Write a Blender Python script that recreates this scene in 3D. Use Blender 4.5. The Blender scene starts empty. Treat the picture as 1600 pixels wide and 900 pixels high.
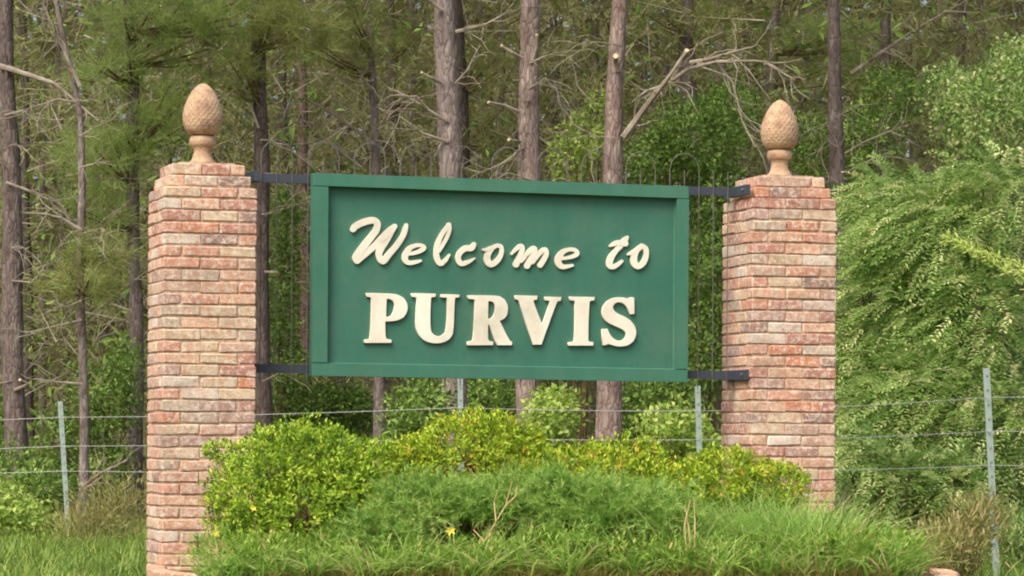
import bpy, math, random
import numpy as np
from mathutils import Vector, Matrix
random.seed(7); rng = np.random.default_rng(7)
SC = bpy.context.scene; COL = SC.collection; PI = math.pi

# ------------------------------------------------------------------ camera, sky, sun, exposure
F = 5054.6; EYE = 0.95; PXC, PYC = 800.0, 680.0; ROLL = math.radians(0.38)
cam = bpy.data.cameras.new('camera'); CAM = bpy.data.objects.new('camera', cam); COL.objects.link(CAM)
cam.sensor_width = 36; cam.lens = 36 * F / 1600; cam.shift_y = (PYC - 450) / 1600
cam.clip_start = 0.1; cam.clip_end = 2000
CAM.location = (0, 0, EYE); CAM.rotation_mode = 'XYZ'; CAM.rotation_euler = (PI / 2, -ROLL, 0)
SC.camera = CAM
SUN_EL, SUN_AZ = math.radians(52), math.radians(212)      # azimuth clockwise from +Y: behind the camera, a little left
W = bpy.data.worlds.new('World'); SC.world = W; W.use_nodes = True
nt = W.node_tree; sky = nt.nodes.new('ShaderNodeTexSky'); sky.sky_type = 'NISHITA'; sky.sun_disc = False
sky.sun_elevation = SUN_EL; sky.sun_rotation = SUN_AZ; sky.dust_density = 6.0; sky.air_density = 1.0; sky.ozone_density = 0.6
bg = nt.nodes['Background']; bg.inputs['Strength'].default_value = 0.15
nt.links.new(sky.outputs[0], bg.inputs[0])
sun = bpy.data.lights.new('sun', 'SUN'); sun.energy = 1.5; sun.angle = math.radians(30); sun.color = (1, .98, .95)
so = bpy.data.objects.new('sun', sun); COL.objects.link(so)
sd = Vector((math.sin(SUN_AZ) * math.cos(SUN_EL), math.cos(SUN_AZ) * math.cos(SUN_EL), math.sin(SUN_EL)))
so.rotation_euler = sd.to_track_quat('Z', 'Y').to_euler()
SC.view_settings.view_transform = 'Standard'; SC.view_settings.look = 'None'
SC.view_settings.exposure = 0.68; SC.view_settings.gamma = 1.0; SC.view_settings.use_curve_mapping = False
SC.render.engine = 'CYCLES'; SC.cycles.use_denoising = True; SC.cycles.filter_width = 2.0
SC.cycles.max_bounces = 6; SC.cycles.diffuse_bounces = 4; SC.cycles.transmission_bounces = 4; SC.cycles.transparent_max_bounces = 4

# ------------------------------------------------------------------ helpers
CR, SR = math.cos(ROLL), math.sin(ROLL)
def unroll(px, py):
    x, y = px - PXC, py - PYC
    return x * CR + y * SR, -x * SR + y * CR
def at(px, py, Y):                       # world point seen at photo pixel (px,py) at depth Y
    x, y = unroll(px, py)
    return Vector((x / F * Y, Y, EYE - y / F * Y))
A = math.radians(15.61); U = Vector((math.cos(A), math.sin(A), 0)); V = Vector((-math.sin(A), math.cos(A), 0))
P0 = Vector((-1.9878, 18.379, 0)); PW = 0.54; SEP = 3.547
def on_row(px, py, s):                   # world point on the vertical plane s metres behind the pillars' front
    x, y = unroll(px, py); d = Vector((x / F, 1, -y / F)); o = Vector((0, 0, EYE)); q = P0 + V * s
    return o + d * ((q - o).dot(V) / d.dot(V))
def ROW(t, s, z): return P0 + U * t + V * s + Vector((0, 0, z))

def tag(o, label=None, cat=None, group=None, kind=None):
    if label: o['label'] = label
    if cat: o['category'] = cat
    if group: o['group'] = group
    if kind: o['kind'] = kind
    return o
def empty(name, loc, label, cat, group=None):
    o = bpy.data.objects.new(name, None); COL.objects.link(o); o.location = loc; o.empty_display_size = .1
    return tag(o, label, cat, group)
def link(name, me, parent=None, mat=None, world=True):
    o = bpy.data.objects.new(name, me); COL.objects.link(o)
    if mat is not None and not me.materials: me.materials.append(mat)
    if parent is not None:
        o.parent = parent
        if world:                        # geometry given in world coordinates
            m = Matrix.Identity(4); p = parent
            while p is not None:
                m = p.matrix_basis.inverted() if m == Matrix.Identity(4) else m @ p.matrix_basis.inverted(); p = None
            q = parent; M = Matrix.Identity(4)
            while q is not None:
                M = q.matrix_basis @ M; q = q.parent
            o.matrix_basis = M.inverted()
    return o
class MB:
    def __init__(s): s.v = []; s.f = []
    def add(s, vs, fs):
        n = len(s.v); s.v += [tuple(p) for p in vs]; s.f += [tuple(i + n for i in f) for f in fs]
    def box(s, c, ax, hx, ay, hy, az, hz):
        vs = [c + ax * (i * hx) + ay * (j * hy) + az * (k * hz) for i in (-1, 1) for j in (-1, 1) for k in (-1, 1)]
        s.add(vs, [(0, 1, 3, 2), (4, 6, 7, 5), (0, 4, 5, 1), (2, 3, 7, 6), (0, 2, 6, 4), (1, 5, 7, 3)])
    def tube(s, pts, rad, n=6, cap=True):
        pts = [Vector(p) for p in pts]; rings = []
        ref = Vector((.3, .9, .2)).normalized()
        for i, p in enumerate(pts):
            t = (pts[min(i + 1, len(pts) - 1)] - pts[max(i - 1, 0)]).normalized()
            a = t.cross(ref)
            if a.length < .05: a = t.cross(Vector((1, 0, 0)))
            a.normalize(); b = t.cross(a)
            r = rad[i] if hasattr(rad, '__len__') else rad
            rings.append([p + a * (r * math.cos(2 * PI * k / n)) + b * (r * math.sin(2 * PI * k / n)) for k in range(n)])
        vs = [q for r in rings for q in r]; fs = []
        for i in range(len(pts) - 1):
            for k in range(n): fs.append((i * n + k, i * n + (k + 1) % n, (i + 1) * n + (k + 1) % n, (i + 1) * n + k))
        if cap: fs += [tuple(range(n - 1, -1, -1)), tuple((len(pts) - 1) * n + k for k in range(n))]
        s.add(vs, fs)
    def lathe(s, c, prof, n=24):
        vs = []; fs = []
        for (r, z) in prof: vs += [(c[0] + r * math.cos(2 * PI * k / n), c[1] + r * math.sin(2 * PI * k / n), c[2] + z) for k in range(n)]
        for i in range(len(prof) - 1):
            for k in range(n): fs.append((i * n + k, i * n + (k + 1) % n, (i + 1) * n + (k + 1) % n, (i + 1) * n + k))
        fs += [tuple(range(n - 1, -1, -1)), tuple((len(prof) - 1) * n + k for k in range(n))]
        s.add(vs, fs)
    def mesh(s, name, smooth=False):
        me = bpy.data.meshes.new(name); me.from_pydata(s.v, [], s.f); me.update()
        if smooth: me.shade_smooth()
        return me
    def build(s, name, mat, parent=None, smooth=False): return link(name, s.mesh(name, smooth), parent, mat)

def np_mesh(name, v, f, tone=None):      # v (N,3), f (M,k)
    me = bpy.data.meshes.new(name); n, m, k = len(v), len(f), f.shape[1]
    me.vertices.add(n); me.vertices.foreach_set('co', np.ascontiguousarray(v, dtype=np.float32).ravel())
    me.loops.add(m * k); me.loops.foreach_set('vertex_index', f.astype(np.int32).ravel())
    me.polygons.add(m); me.polygons.foreach_set('loop_start', np.arange(0, m * k, k, dtype=np.int32))
    if tone is not None:
        at_ = me.attributes.new('tone', 'FLOAT', 'POINT'); at_.data.foreach_set('value', tone.astype(np.float32))
    me.update(calc_edges=True); me.validate()
    return me
def nrm(a): return a / np.maximum(np.linalg.norm(a, axis=-1, keepdims=True), 1e-9)
def rand_dir(n):
    return nrm(rng.normal(size=(n, 3)))

def leaves(base, d, up, L, Wd, tone, fold=.25):           # two triangles folded along the midrib -> arrays
    d = nrm(d); side = nrm(np.cross(d, up)); nn = np.cross(side, d); n = len(base)
    L = L[:, None]; Wd = Wd[:, None]
    mid = base + d * L * .45
    v = np.stack([base, mid + side * Wd * .5 + nn * Wd * fold, base + d * L - nn * L * .08, mid - side * Wd * .5 + nn * Wd * fold], 1).reshape(-1, 3)
    i = np.arange(n)[:, None] * 4
    f = np.concatenate([i + np.array([[0, 1, 2]]), i + np.array([[0, 2, 3]])], 1).reshape(-1, 3)
    return v, f, np.repeat(tone, 4)
def blades(base, d, L, Wd, tone, droop, seg=3):           # grass blades: strips of quads-as-triangles arching over
    n = len(base); d = nrm(d); hor = d.copy(); hor[:, 2] = 0; hor = nrm(hor + rng.normal(size=(n, 3)) * [1e-3, 1e-3, 0])
    side = nrm(np.cross(d, rand_dir(n) * .6 + hor))
    vs = []
    for k in range(seg + 1):
        t = k / seg
        c = base + d * (L * t)[:, None] + (hor * .5 + np.array([0, 0, -.6])) * (L * droop * t * t)[:, None]
        w = (Wd * (1 - t) ** .7 * .5 + .0002)[:, None]
        vs += [c - side * w, c + side * w]
    v = np.stack(vs, 1).reshape(-1, 3); m = 2 * (seg + 1); i = np.arange(n)[:, None] * m
    fs = []
    for k in range(seg): fs += [i + np.array([[2 * k, 2 * k + 1, 2 * k + 3]]), i + np.array([[2 * k, 2 * k + 3, 2 * k + 2]])]
    f = np.concatenate(fs, 1).reshape(-1, 3)
    return v, f, np.repeat(tone, m)
def needles(base, d, L, Wd, tone):                        # one slim triangle each
    n = len(base); d = nrm(d); side = nrm(np.cross(d, rand_dir(n)))
    v = np.stack([base - side * (Wd * .5)[:, None], base + side * (Wd * .5)[:, None], base + d * L[:, None]], 1).reshape(-1, 3)
    return v, np.arange(3 * n).reshape(-1, 3), np.repeat(tone, 3)
def join(parts):
    vs, fs, ts = [], [], []; n = 0
    for v, f, t in parts:
        vs.append(v); fs.append(f + n); ts.append(t); n += len(v)
    return np.concatenate(vs), np.concatenate(fs), np.concatenate(ts)

# ------------------------------------------------------------------ materials
def s2l(r, g, b, k=1.0):
    f = lambda c: (c / 255 / 12.92 if c / 255 < .04045 else ((c / 255 + .055) / 1.055) ** 2.4) * k
    return (f(r), f(g), f(b), 1)
class NM:
    def __init__(s, name, rough=.7, spec=.3):
        s.m = bpy.data.materials.new(name); s.m.use_nodes = True; s.t = s.m.node_tree; s.b = s.t.nodes['Principled BSDF']
        s.b.inputs['Roughness'].default_value = rough; s.b.inputs['Specular IOR Level'].default_value = spec
    def n(s, ty, **k):
        q = s.t.nodes.new('ShaderNode' + ty)
        for a, v in k.items(): setattr(q, a, v)
        return q
    def l(s, a, b): s.t.links.new(a, b)
    def pos(s, scale=(1, 1, 1)):
        g = s.n('NewGeometry'); m = s.n('Mapping'); m.inputs['Scale'].default_value = scale; s.l(g.outputs['Position'], m.inputs[0]); return m.outputs[0]
    def noise(s, vec, scale, det=4, rough=.6):
        q = s.n('TexNoise'); q.inputs['Scale'].default_value = scale; q.inputs['Detail'].default_value = det; q.inputs['Roughness'].default_value = rough
        s.l(vec, q.inputs['Vector']); return q.outputs['Fac']
    def ramp(s, fac, stops):
        q = s.n('ValToRGB'); e = q.color_ramp.elements
        while len(e) < len(stops): e.new(.5)
        for i, (p, c) in enumerate(stops): e[i].position = p; e[i].color = c if len(c) == 4 else (*c, 1)
        s.l(fac, q.inputs[0]); return q.outputs[0]
    def mix(s, fac, a, b, mode='MIX'):
        q = s.n('Mix', data_type='RGBA', blend_type=mode)
        for v, i in ((fac, 0), (a, 6), (b, 7)):
            if hasattr(v, 'is_output') or hasattr(v, 'links'): s.l(v, q.inputs[i])
            else: q.inputs[i].default_value = v
        return q.outputs[2]
    def bump(s, h, st=.5, dist=.01):
        q = s.n('Bump'); q.inputs['Strength'].default_value = st; q.inputs['Distance'].default_value = dist
        s.l(h, q.inputs['Height']); s.l(q.outputs[0], s.b.inputs['Normal'])
    def col(s, c):
        if hasattr(c, 'links'): s.l(c, s.b.inputs['Base Color'])
        else: s.b.inputs['Base Color'].default_value = c
def leaf_mat(name, stops, trans=.3, rough=.5, spec=.3):
    m = NM(name, rough, spec); a = m.n('Attribute', attribute_name='tone'); c = m.ramp(a.outputs['Fac'], stops); m.col(c)
    tr = m.n('BsdfTranslucent'); m.l(c, tr.inputs[0]); mx = m.n('MixShader'); mx.inputs[0].default_value = trans
    m.l(m.b.outputs[0], mx.inputs[1]); m.l(tr.outputs[0], mx.inputs[2])
    m.l(mx.outputs[0], m.t.nodes['Material Output'].inputs[0]); return m.m
def brick_mat():
    m = NM('tumbled_brick', .9, .2); oi = m.n('ObjectInfo'); p = m.pos()
    c = oi.outputs['Color']
    n1 = m.noise(p, 34, 7, .78); n2 = m.noise(p, 13, 6, .75); n3 = m.noise(p, 70, 5, .8); n4 = m.noise(p, 3.2, 6, .7); n5 = m.noise(p, 22, 5, .7)
    c = m.mix(m.ramp(n2, [(.46, (0, 0, 0)), (.62, (.6, .6, .6))]), c, s2l(204, 142, 114, .85))
    c = m.mix(m.ramp(n1, [(.47, (0, 0, 0)), (.60, (.85, .85, .85))]), c, s2l(236, 218, 196, .92))
    c = m.mix(m.ramp(n5, [(.54, (0, 0, 0)), (.66, (.5, .5, .5))]), c, s2l(164, 132, 114))
    c = m.mix(m.ramp(n3, [(.55, (0, 0, 0)), (.66, (.7, .7, .7))]), c, s2l(124, 98, 86))
    c = m.mix(m.ramp(n4, [(.48, (0, 0, 0)), (.70, (.4, .4, .4))]), c, s2l(146, 124, 108))
    m.col(c); m.bump(m.noise(p, 60, 6, .75), .8, .009); return m.m
def mortar_mat():
    m = NM('mortar', .95, .1); p = m.pos(); m.col(m.ramp(m.noise(p, 30, 4), [(.3, s2l(138, 116, 98)), (.65, s2l(212, 186, 158))])); m.bump(m.noise(p, 120), .4, .004); return m.m
def terracotta_mat():
    m = NM('terracotta', .85, .2); p = m.pos()
    c = m.ramp(m.noise(p, 14, 4), [(.3, s2l(164, 130, 108, .8)), (.5, s2l(200, 168, 134, .8)), (.75, s2l(212, 192, 156, .8))])
    c = m.mix(m.ramp(m.noise(p, 110, 2), [(.56, (0, 0, 0)), (.66, (.8, .8, .8))]), c, s2l(120, 86, 74)); m.col(c)
    m.bump(m.noise(p, 90, 4), .4, .004); return m.m
def paint_mat(name, c1, c2, streak=6):
    m = NM(name, .55, .35); p = m.pos((1, 1, .25)); f = m.noise(p, streak, 5, .65)
    c = m.ramp(f, [(.25, c1), (.75, c2)])
    c = m.mix(m.ramp(m.noise(m.pos(), 2.2, 6, .75), [(.45, (0, 0, 0)), (.8, (.5, .5, .5))]), c, s2l(96, 118, 98)); m.col(c)
    m.bump(m.noise(m.pos(), 40, 3), .12, .003); return m.m
def bark_mat():
    m = NM('pine_bark', .95, .1); oi = m.n('ObjectInfo'); p = m.pos((1, 1, .28))
    v = m.n('TexVoronoi', feature='DISTANCE_TO_EDGE'); v.inputs['Scale'].default_value = 27
    d = m.n('Mix', data_type='RGBA'); d.inputs[0].default_value = .12; m.l(p, d.inputs[6]); nz = m.n('TexNoise'); nz.inputs['Scale'].default_value = 9; m.l(p, nz.inputs['Vector']); m.l(nz.outputs['Color'], d.inputs[7])
    m.l(d.outputs[2], v.inputs['Vector'])
    plate = m.ramp(m.noise(p, 16, 6, .7), [(.3, s2l(96, 84, 78)), (.55, s2l(138, 125, 117)), (.75, s2l(172, 162, 153))])
    c = m.mix(m.ramp(v.outputs['Distance'], [(0, (.85, .85, .85)), (.09, (0, 0, 0))]), plate, s2l(78, 62, 55))
    c = m.mix(1.0, c, oi.outputs['Color'], 'MULTIPLY'); m.col(c)
    m.bump(v.outputs['Distance'], .6, .03); return m.m
def twig_mat(name, a, b):
    m = NM(name, .9, .1); p = m.pos(); m.col(m.ramp(m.noise(p, 5, 4, .7), [(.3, a), (.7, b)])); m.bump(m.noise(p, 60), .3, .01); return m.m
M = {}
M['brick'] = brick_mat(); M['mortar'] = mortar_mat(); M['terra'] = terracotta_mat()
M['green'] = paint_mat('green_paint', s2l(48, 99, 80), s2l(62, 113, 93)); M['frame'] = paint_mat('green_frame_paint', s2l(52, 105, 84), s2l(68, 120, 98))
M['cream'] = paint_mat('cream_paint', s2l(226, 214, 190), s2l(238, 230, 212))
def simple(name, c, rough, spec=.4, metal=0):
    m = NM(name, rough, spec); p = m.pos(); n = m.noise(p, 40, 4, .7); m.col(m.ramp(n, [(.3, tuple(x * .75 for x in c[:3])), (.7, tuple(c[:3]))])); m.b.inputs['Metallic'].default_value = metal; m.bump(n, .15, .003); return m.m
M['iron'] = simple('black_iron', s2l(64, 70, 80), .55); M['rod'] = simple('weathered_iron', s2l(104, 100, 92), .6)
M['post'] = simple('painted_steel_post', s2l(150, 166, 156), .5); M['wire'] = simple('galvanised_wire', s2l(190, 190, 182), .4, .5, .4)
M['bark'] = bark_mat()
M['twig'] = twig_mat('dead_wood', s2l(112, 100, 86), s2l(168, 158, 142)); M['cut'] = simple('fresh_cut_wood', s2l(226, 200, 160), .8, .2)
M['stem'] = twig_mat('green_brown_stem', s2l(84, 70, 48), s2l(120, 104, 72))
M['azalea'] = leaf_mat('azalea_leaf', [(0, s2l(80, 112, 32)), (.4, s2l(136, 170, 44)), (.75, s2l(176, 200, 64)), (1, s2l(212, 216, 98))], .35)
M['azalea2'] = leaf_mat('azalea_young_leaf', [(0, s2l(88, 114, 30)), (.4, s2l(150, 178, 44)), (.8, s2l(192, 206, 62)), (.96, s2l(212, 210, 86)), (1, s2l(212, 156, 76))], .35)
M['juniper'] = leaf_mat('juniper_needle', [(0, s2l(92, 132, 50)), (.5, s2l(142, 178, 78)), (1, s2l(190, 208, 122))], .42)
M['grass'] = leaf_mat('grass_blade', [(0, s2l(96, 138, 48)), (.35, s2l(142, 184, 78)), (.65, s2l(182, 208, 114)), (.85, s2l(206, 212, 140)), (1, s2l(216, 194, 146))], .5)
M['drygrass'] = leaf_mat('dry_grass_blade', [(0, s2l(96, 100, 50)), (.5, s2l(140, 140, 72)), (1, s2l(190, 168, 112))], .3)
M['lawn'] = leaf_mat('lawn_blade', [(0, s2l(74, 104, 36)), (.5, s2l(118, 150, 56)), (1, s2l(170, 176, 96))], .3)
M['privet'] = leaf_mat('privet_leaf', [(0, s2l(80, 116, 52)), (.35, s2l(130, 162, 80)), (.65, s2l(174, 196, 116)), (1, s2l(224, 224, 162))], .45)
M['under'] = leaf_mat('understorey_leaf', [(0, s2l(74, 96, 40)), (.5, s2l(110, 142, 58)), (1, s2l(164, 188, 96))], .35)
M['yellowgreen'] = leaf_mat('young_leaf', [(0, s2l(112, 142, 52)), (.5, s2l(156, 182, 78)), (1, s2l(206, 216, 128))], .4)
M['needle'] = leaf_mat('pine_needle', [(0, s2l(102, 108, 58)), (.5, s2l(146, 156, 86)), (.85, s2l(178, 188, 116)), (1, s2l(180, 150, 108))], .5)
M['needle2'] = leaf_mat('bright_pine_needle', [(0, s2l(110, 126, 64)), (.5, s2l(154, 174, 94)), (1, s2l(190, 204, 130))], .5)
M['far'] = leaf_mat('far_foliage', [(0, s2l(86, 78, 58)), (.35, s2l(122, 112, 80)), (.65, s2l(134, 134, 86)), (1, s2l(160, 164, 108))], .3)
M['farneedle'] = leaf_mat('olive_pine_needle', [(0, s2l(96, 94, 60)), (.5, s2l(130, 134, 82)), (1, s2l(162, 160, 108))], .3)  # duller olive needles of the sprays between the distant trunks
M['weedgreen'] = leaf_mat('groundcover_leaf', [(0, s2l(100, 138, 44)), (.5, s2l(148, 182, 72)), (.85, s2l(188, 200, 106)), (1, s2l(210, 184, 124))], .45)
M['weed'] = leaf_mat('weed_leaf', [(0, s2l(126, 132, 72)), (.5, s2l(166, 164, 98)), (1, s2l(202, 180, 132))], .5)
M['petal'] = leaf_mat('yellow_petal', [(0, s2l(236, 214, 60)), (1, s2l(250, 236, 110))], .3)
M['straw'] = twig_mat('dry_straw', s2l(168, 138, 92), s2l(206, 182, 136))

# ------------------------------------------------------------------ ground
def ground():
    xs = np.concatenate([np.linspace(-400, -14, 14), np.linspace(-12, 12, 49), np.linspace(14, 400, 14)])
    ys = np.concatenate([np.linspace(-60, 4, 8), np.linspace(5, 45, 81), np.linspace(50, 120, 15), np.linspace(150, 900, 8)])
    X, Y = np.meshgrid(xs, ys); Z = .05 * np.sin(X * .7 + 1) * np.sin(Y * .43) + .03 * np.sin(X * 1.9) * np.sin(Y * 1.3 + 2)
    Z -= np.clip((14 - Y) / 6, 0, 1) ** 1.5 * .55
    Z *= np.where((Y > 16.5) & (Y < 21), .25, 1)
    v = np.stack([X, Y, Z], -1).reshape(-1, 3); n = len(xs)
    j, i = np.meshgrid(np.arange(len(ys) - 1), np.arange(n - 1), indexing='ij'); k = (j * n + i).ravel()
    f = np.stack([k, k + 1, k + n + 1, k + n], 1)
    m = NM('forest_floor', .95, .1); p = m.pos()
    c = m.ramp(m.noise(p, 3, 8, .75), [(.3, s2l(66, 54, 36)), (.5, s2l(104, 84, 54)), (.7, s2l(140, 112, 74))])
    g = m.ramp(m.noise(p, .8, 5, .6), [(.42, (0, 0, 0)), (.6, (1, 1, 1))])
    c = m.mix(g, c, s2l(84, 100, 40)); m.col(c); m.bump(m.noise(p, 25, 6, .8), .8, .05)
    me = np_mesh('ground', v, f); me.shade_smooth(); tag(link('ground', me, None, m.m), kind='structure')
ground()

# ------------------------------------------------------------------ brick pillars
PAL = [((216, 172, 140), 4), ((208, 150, 124), 4), ((208, 134, 98), 1.4), ((184, 130, 114), 3), ((176, 146, 136), 2.6), ((212, 188, 154), 4), ((226, 212, 194), 2.4), ((138, 118, 110), 1.2), ((200, 166, 144), 3.5), ((188, 172, 150), 2.2)]
PC = [s2l(*c, .92) for c, w in PAL]; PWt = np.array([w for c, w in PAL]); PWt = PWt / PWt.sum()
def brick_mesh(seed, lx=.2138, ly=.102, lz=.0605):
    r = random.Random(seed); b = .0045; vs = []
    def j(s=.0026): return r.uniform(-s, s)
    # chamfered box: each face inset -> 24 verts
    hx, hy, hz = lx / 2, ly / 2, lz / 2; idx = {}
    for sx in (-1, 1):
        for sy in (-1, 1):
            for sz in (-1, 1):
                c = r.uniform(.5, 2.2) * b
                for ax in range(3):
                    q = [sx * hx, sy * hy, sz * hz]
                    for a in range(3):
                        if a != ax: q[a] -= (sx, sy, sz)[a] * c
                    idx[(sx, sy, sz, ax)] = len(vs); vs.append([q[0] + j(), q[1] + j(), q[2] + j(.001)])
    fs = []
    for ax in range(3):
        o = [a for a in range(3) if a != ax]
        for s in (-1, 1):
            quad = []
            for p, q in ((-1, -1), (1, -1), (1, 1), (-1, 1)):
                k = [0, 0, 0]; k[ax] = s; k[o[0]] = p; k[o[1]] = q; quad.append(idx[(*k, ax)])
            fs.append(quad)
    for a in range(3):          # edges along axis a
        o = [x for x in range(3) if x != a]
        for p in (-1, 1):
            for q in (-1, 1):
                k0 = [0, 0, 0]; k0[o[0]] = p; k0[o[1]] = q; k1 = list(k0); k0[a] = -1; k1[a] = 1
                fs.append([idx[(*k0, o[0])], idx[(*k1, o[0])], idx[(*k1, o[1])], idx[(*k0, o[1])]])
    for sx in (-1, 1):
        for sy in (-1, 1):
            for sz in (-1, 1): fs.append([idx[(sx, sy, sz, a)] for a in range(3)])
    me = bpy.data.meshes.new('brick'); me.from_pydata(vs, [], fs)
    import bmesh
    bm = bmesh.new(); bm.from_mesh(me); bmesh.ops.recalc_face_normals(bm, faces=bm.faces); bm.to_mesh(me); bm.free()
    me.materials.append(M['brick']); return me
BR = [brick_mesh(s) for s in range(10)]
PITCH = 0.0677; NC = 37
def pillar(t0, label, seed, dz=0.):
    r = random.Random(seed)
    root = empty('brick_pillar', ROW(t0, 0, dz), label, 'pillar', 'brick pillars holding the sign'); root.rotation_euler.z = A
    h = PW / 2; core = MB(); X, Yv, Zv = Vector((1, 0, 0)), Vector((0, 1, 0)), Vector((0, 0, 1)); rest = MB()
    z0 = -.012
    def hw(c): return h - (.058 if c == NC - 1 else .029 if c == NC - 2 else 0)
    for c0, c1 in ((0, NC - 2), (NC - 2, NC - 1), (NC - 1, NC)):
        q = hw(c0) - .009; za = z0 + c0 * PITCH; zb = z0 + c1 * PITCH - .004
        core.box(Vector((h, h, (za + zb) / 2)), X, q, Yv, q, Zv, (zb - za) / 2)
    core_o = link('mortar_core', core.mesh('mortar_core'), root, M['mortar'], False)
    w = PW; s = .108
    def put(cx, cy, rot, c, keep, k):
        cx = h + (cx - h) * k; cy = h + (cy - h) * k
        z = z0 + (c + .5) * PITCH
        me = BR[r.randrange(10)]
        loc = Vector((cx + r.uniform(-.0025, .0025), cy + r.uniform(-.0025, .0025), z + r.uniform(-.0015, .0015)))
        flip = r.choice((0, PI)); rz = rot + flip + r.uniform(-.008, .008); sc = Vector((k * r.uniform(.985, 1.0), k if k < 1 else 1, r.uniform(.95, 1.02)))
        mat = Matrix.Translation(loc) @ Matrix.Rotation(rz, 4, 'Z') @ Matrix.Rotation(r.uniform(-.006, .006), 4, 'Y') @ Matrix.Diagonal((*sc, 1))
        if keep:
            o = link('brick', me, root, None, False); o.matrix_basis = mat
            cc = PC[np.searchsorted(np.cumsum(PWt), r.random() * .9999)]; g = r.uniform(.9, 1.12)
            o.color = (cc[0] * g, cc[1] * g, cc[2] * g, 1)
        else: rest.add([mat @ v.co for v in me.vertices], [tuple(p.vertices) for p in me.polygons])
    for c in range(NC):
        k = hw(c) / h; u = .216
        if c % 2 == 0:
            for i in range(2): put(u * i + s, .049 + .002, 0, c, True, k)
            for i in range(2): put(.049 + .002, s + u * i + s, PI / 2, c, True, k)
            put(w - .051, s, PI / 2, c, True, k); put(w - .051, s + u, PI / 2, c, False, k)
            for i in range(2): put(s + s + u * i, w - .051, 0, c, False, k)
        else:
            for i in range(2): put(s + u * i + s, .051, 0, c, True, k)
            for i in range(2): put(.051, u * i + s, PI / 2, c, True, k)
            for i in range(2): put(w - .051, s + u * i + s, PI / 2, c, i == 0 and False, k)
            for i in range(2): put(u * i + s, w - .051, 0, c, False, k)
    o = link('brickwork', rest.mesh('brickwork'), root, M['brick'], False); o.color = PC[0]; o['kind'] = 'stuff'
    zt = z0 + NC * PITCH - .004
    cap = MB(); cap.box(Vector((h, h, zt + .004)), X, .16, Yv, .16, Zv, .009); link('mortar_bed', cap.mesh('mortar_bed'), root, M['mortar'], False)
    return zt + .013
ZT = pillar(0, 'nearer weathered brick pillar left of the green sign, left side free of bushes', 11)
pillar(SEP, 'farther weathered brick pillar right of the green sign, with black iron bars fixed to it', 23, .026)

def finial(t0, label, seed, dz=0.):
    c = ROW(t0 + PW / 2, PW / 2, ZT + dz); root = empty('pillar_finial', c, label, 'finial', 'egg shaped finials on the pillars')
    b = MB(); b.lathe(c, [(.078, 0), (.078, .014), (.066, .025), (.056, .045), (.051, .07), (.053, .094), (.06, .102)], 28); b.build('base', M['terra'], root, True)
    b = MB(); b.lathe(c, [(.05, .101), (.068, .107), (.077, .119), (.077, .145), (.07, .160), (.055, .166)], 28); b.build('collar', M['terra'], root, True)
    prof = [(r_, z_ + .018 + (z_ - .15) * .03) for r_, z_ in [(.05, .150), (.078, .158), (.098, .178), (.110, .205), (.1155, .238), (.114, .27), (.107, .305), (.095, .34), (.079, .373), (.058, .405), (.034, .43), (.012, .442)]]
    # pinecone scales: fine lattice with spiral bumps
    zs = np.array([p[1] for p in prof]); rs = np.array([p[0] for p in prof]); nz, na = 90, 176
    zz = np.linspace(zs[0], zs[-1], nz); rr = np.interp(zz, zs, rs)
    # smooth the profile
    for _ in range(2): rr[1:-1] = (rr[:-2] + rr[1:-1] * 2 + rr[2:]) / 4
    vs = []; fs = []
    for i in range(nz):
        row = i / nz * 17
        for k in range(na):
            a = 2 * PI * k / na; k_ = 22
            s1 = (a / (2 * PI) * k_ + row * .5) % 1; s2 = (a / (2 * PI) * k_ - row * .5) % 1
            bump = min(s1, 1 - s1, s2, 1 - s2)
            r = rr[i] + (min(bump, .25) - .125) * .012 + random.uniform(-.0009, .0009) * min(1, rr[i] / .06)
            vs.append((c.x + r * math.cos(a), c.y + r * math.sin(a), c.z + zz[i]))
    for i in range(nz - 1):
        for k in range(na): fs.append((i * na + k, i * na + (k + 1) % na, (i + 1) * na + (k + 1) % na, (i + 1) * na + k))
    fs += [tuple(range(na - 1, -1, -1)), tuple((nz - 1) * na + k for k in range(na))]
    b = MB(); b.add(vs, fs); b.build('bud', M['terra'], root, True)
finial(0, 'tan egg shaped finial with scaled surface on top of the nearer left pillar', 1)
finial(SEP, 'tan egg shaped finial with scaled surface on top of the farther right pillar', 2, .026)

# ------------------------------------------------------------------ sign
SF = 0.16                                  # frame front plane behind the pillars' front
TL, TR, BL, BRc = [on_row(*p, SF) for p in ((490, 270), (1077, 291), (488, 587), (1075, 597))]
def sgn(a, b, s):                          # bilinear point of the sign's outline, moved s metres back
    p = (TL * (1 - a) + TR * a) * (1 - b) + (BL * (1 - a) + BRc * a) * b
    return p + V * s
sign = empty('welcome_sign', (BL + BRc) / 2, 'dark green framed sign with raised cream letters reading Welcome to PURVIS', 'sign')
def slab(name, quad, s0, s1, mat, bev=.004):
    b = MB(); c = [sgn(*q, 0) for q in quad]
    cen = sum(c, Vector()) / 4
    ins = [p + (cen - p).normalized() * bev for p in c]
    vs = [p + V * s0 for p in ins] + [p + V * (s0 + bev) for p in c] + [p + V * s1 for p in c]
    fs = [(0, 1, 2, 3), (11, 10, 9, 8)] + [(4 + i, 4 + (i + 1) % 4, (i + 1) % 4, i) for i in range(4)] + [(8 + i, 8 + (i + 1) % 4, 4 + (i + 1) % 4, 4 + i) for i in range(4)]
    b.add(vs, fs); return b.build(name, mat, sign)
fw, fh = .039, .062
slab('panel', [(.02, .03), (.02, .97), (.98, .97), (.98, .03)], .048, .07, M['green'])
slab('frame_board', [(0, 0), (0, fh), (1, fh), (1, 0)], 0, .085, M['frame'])
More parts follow.
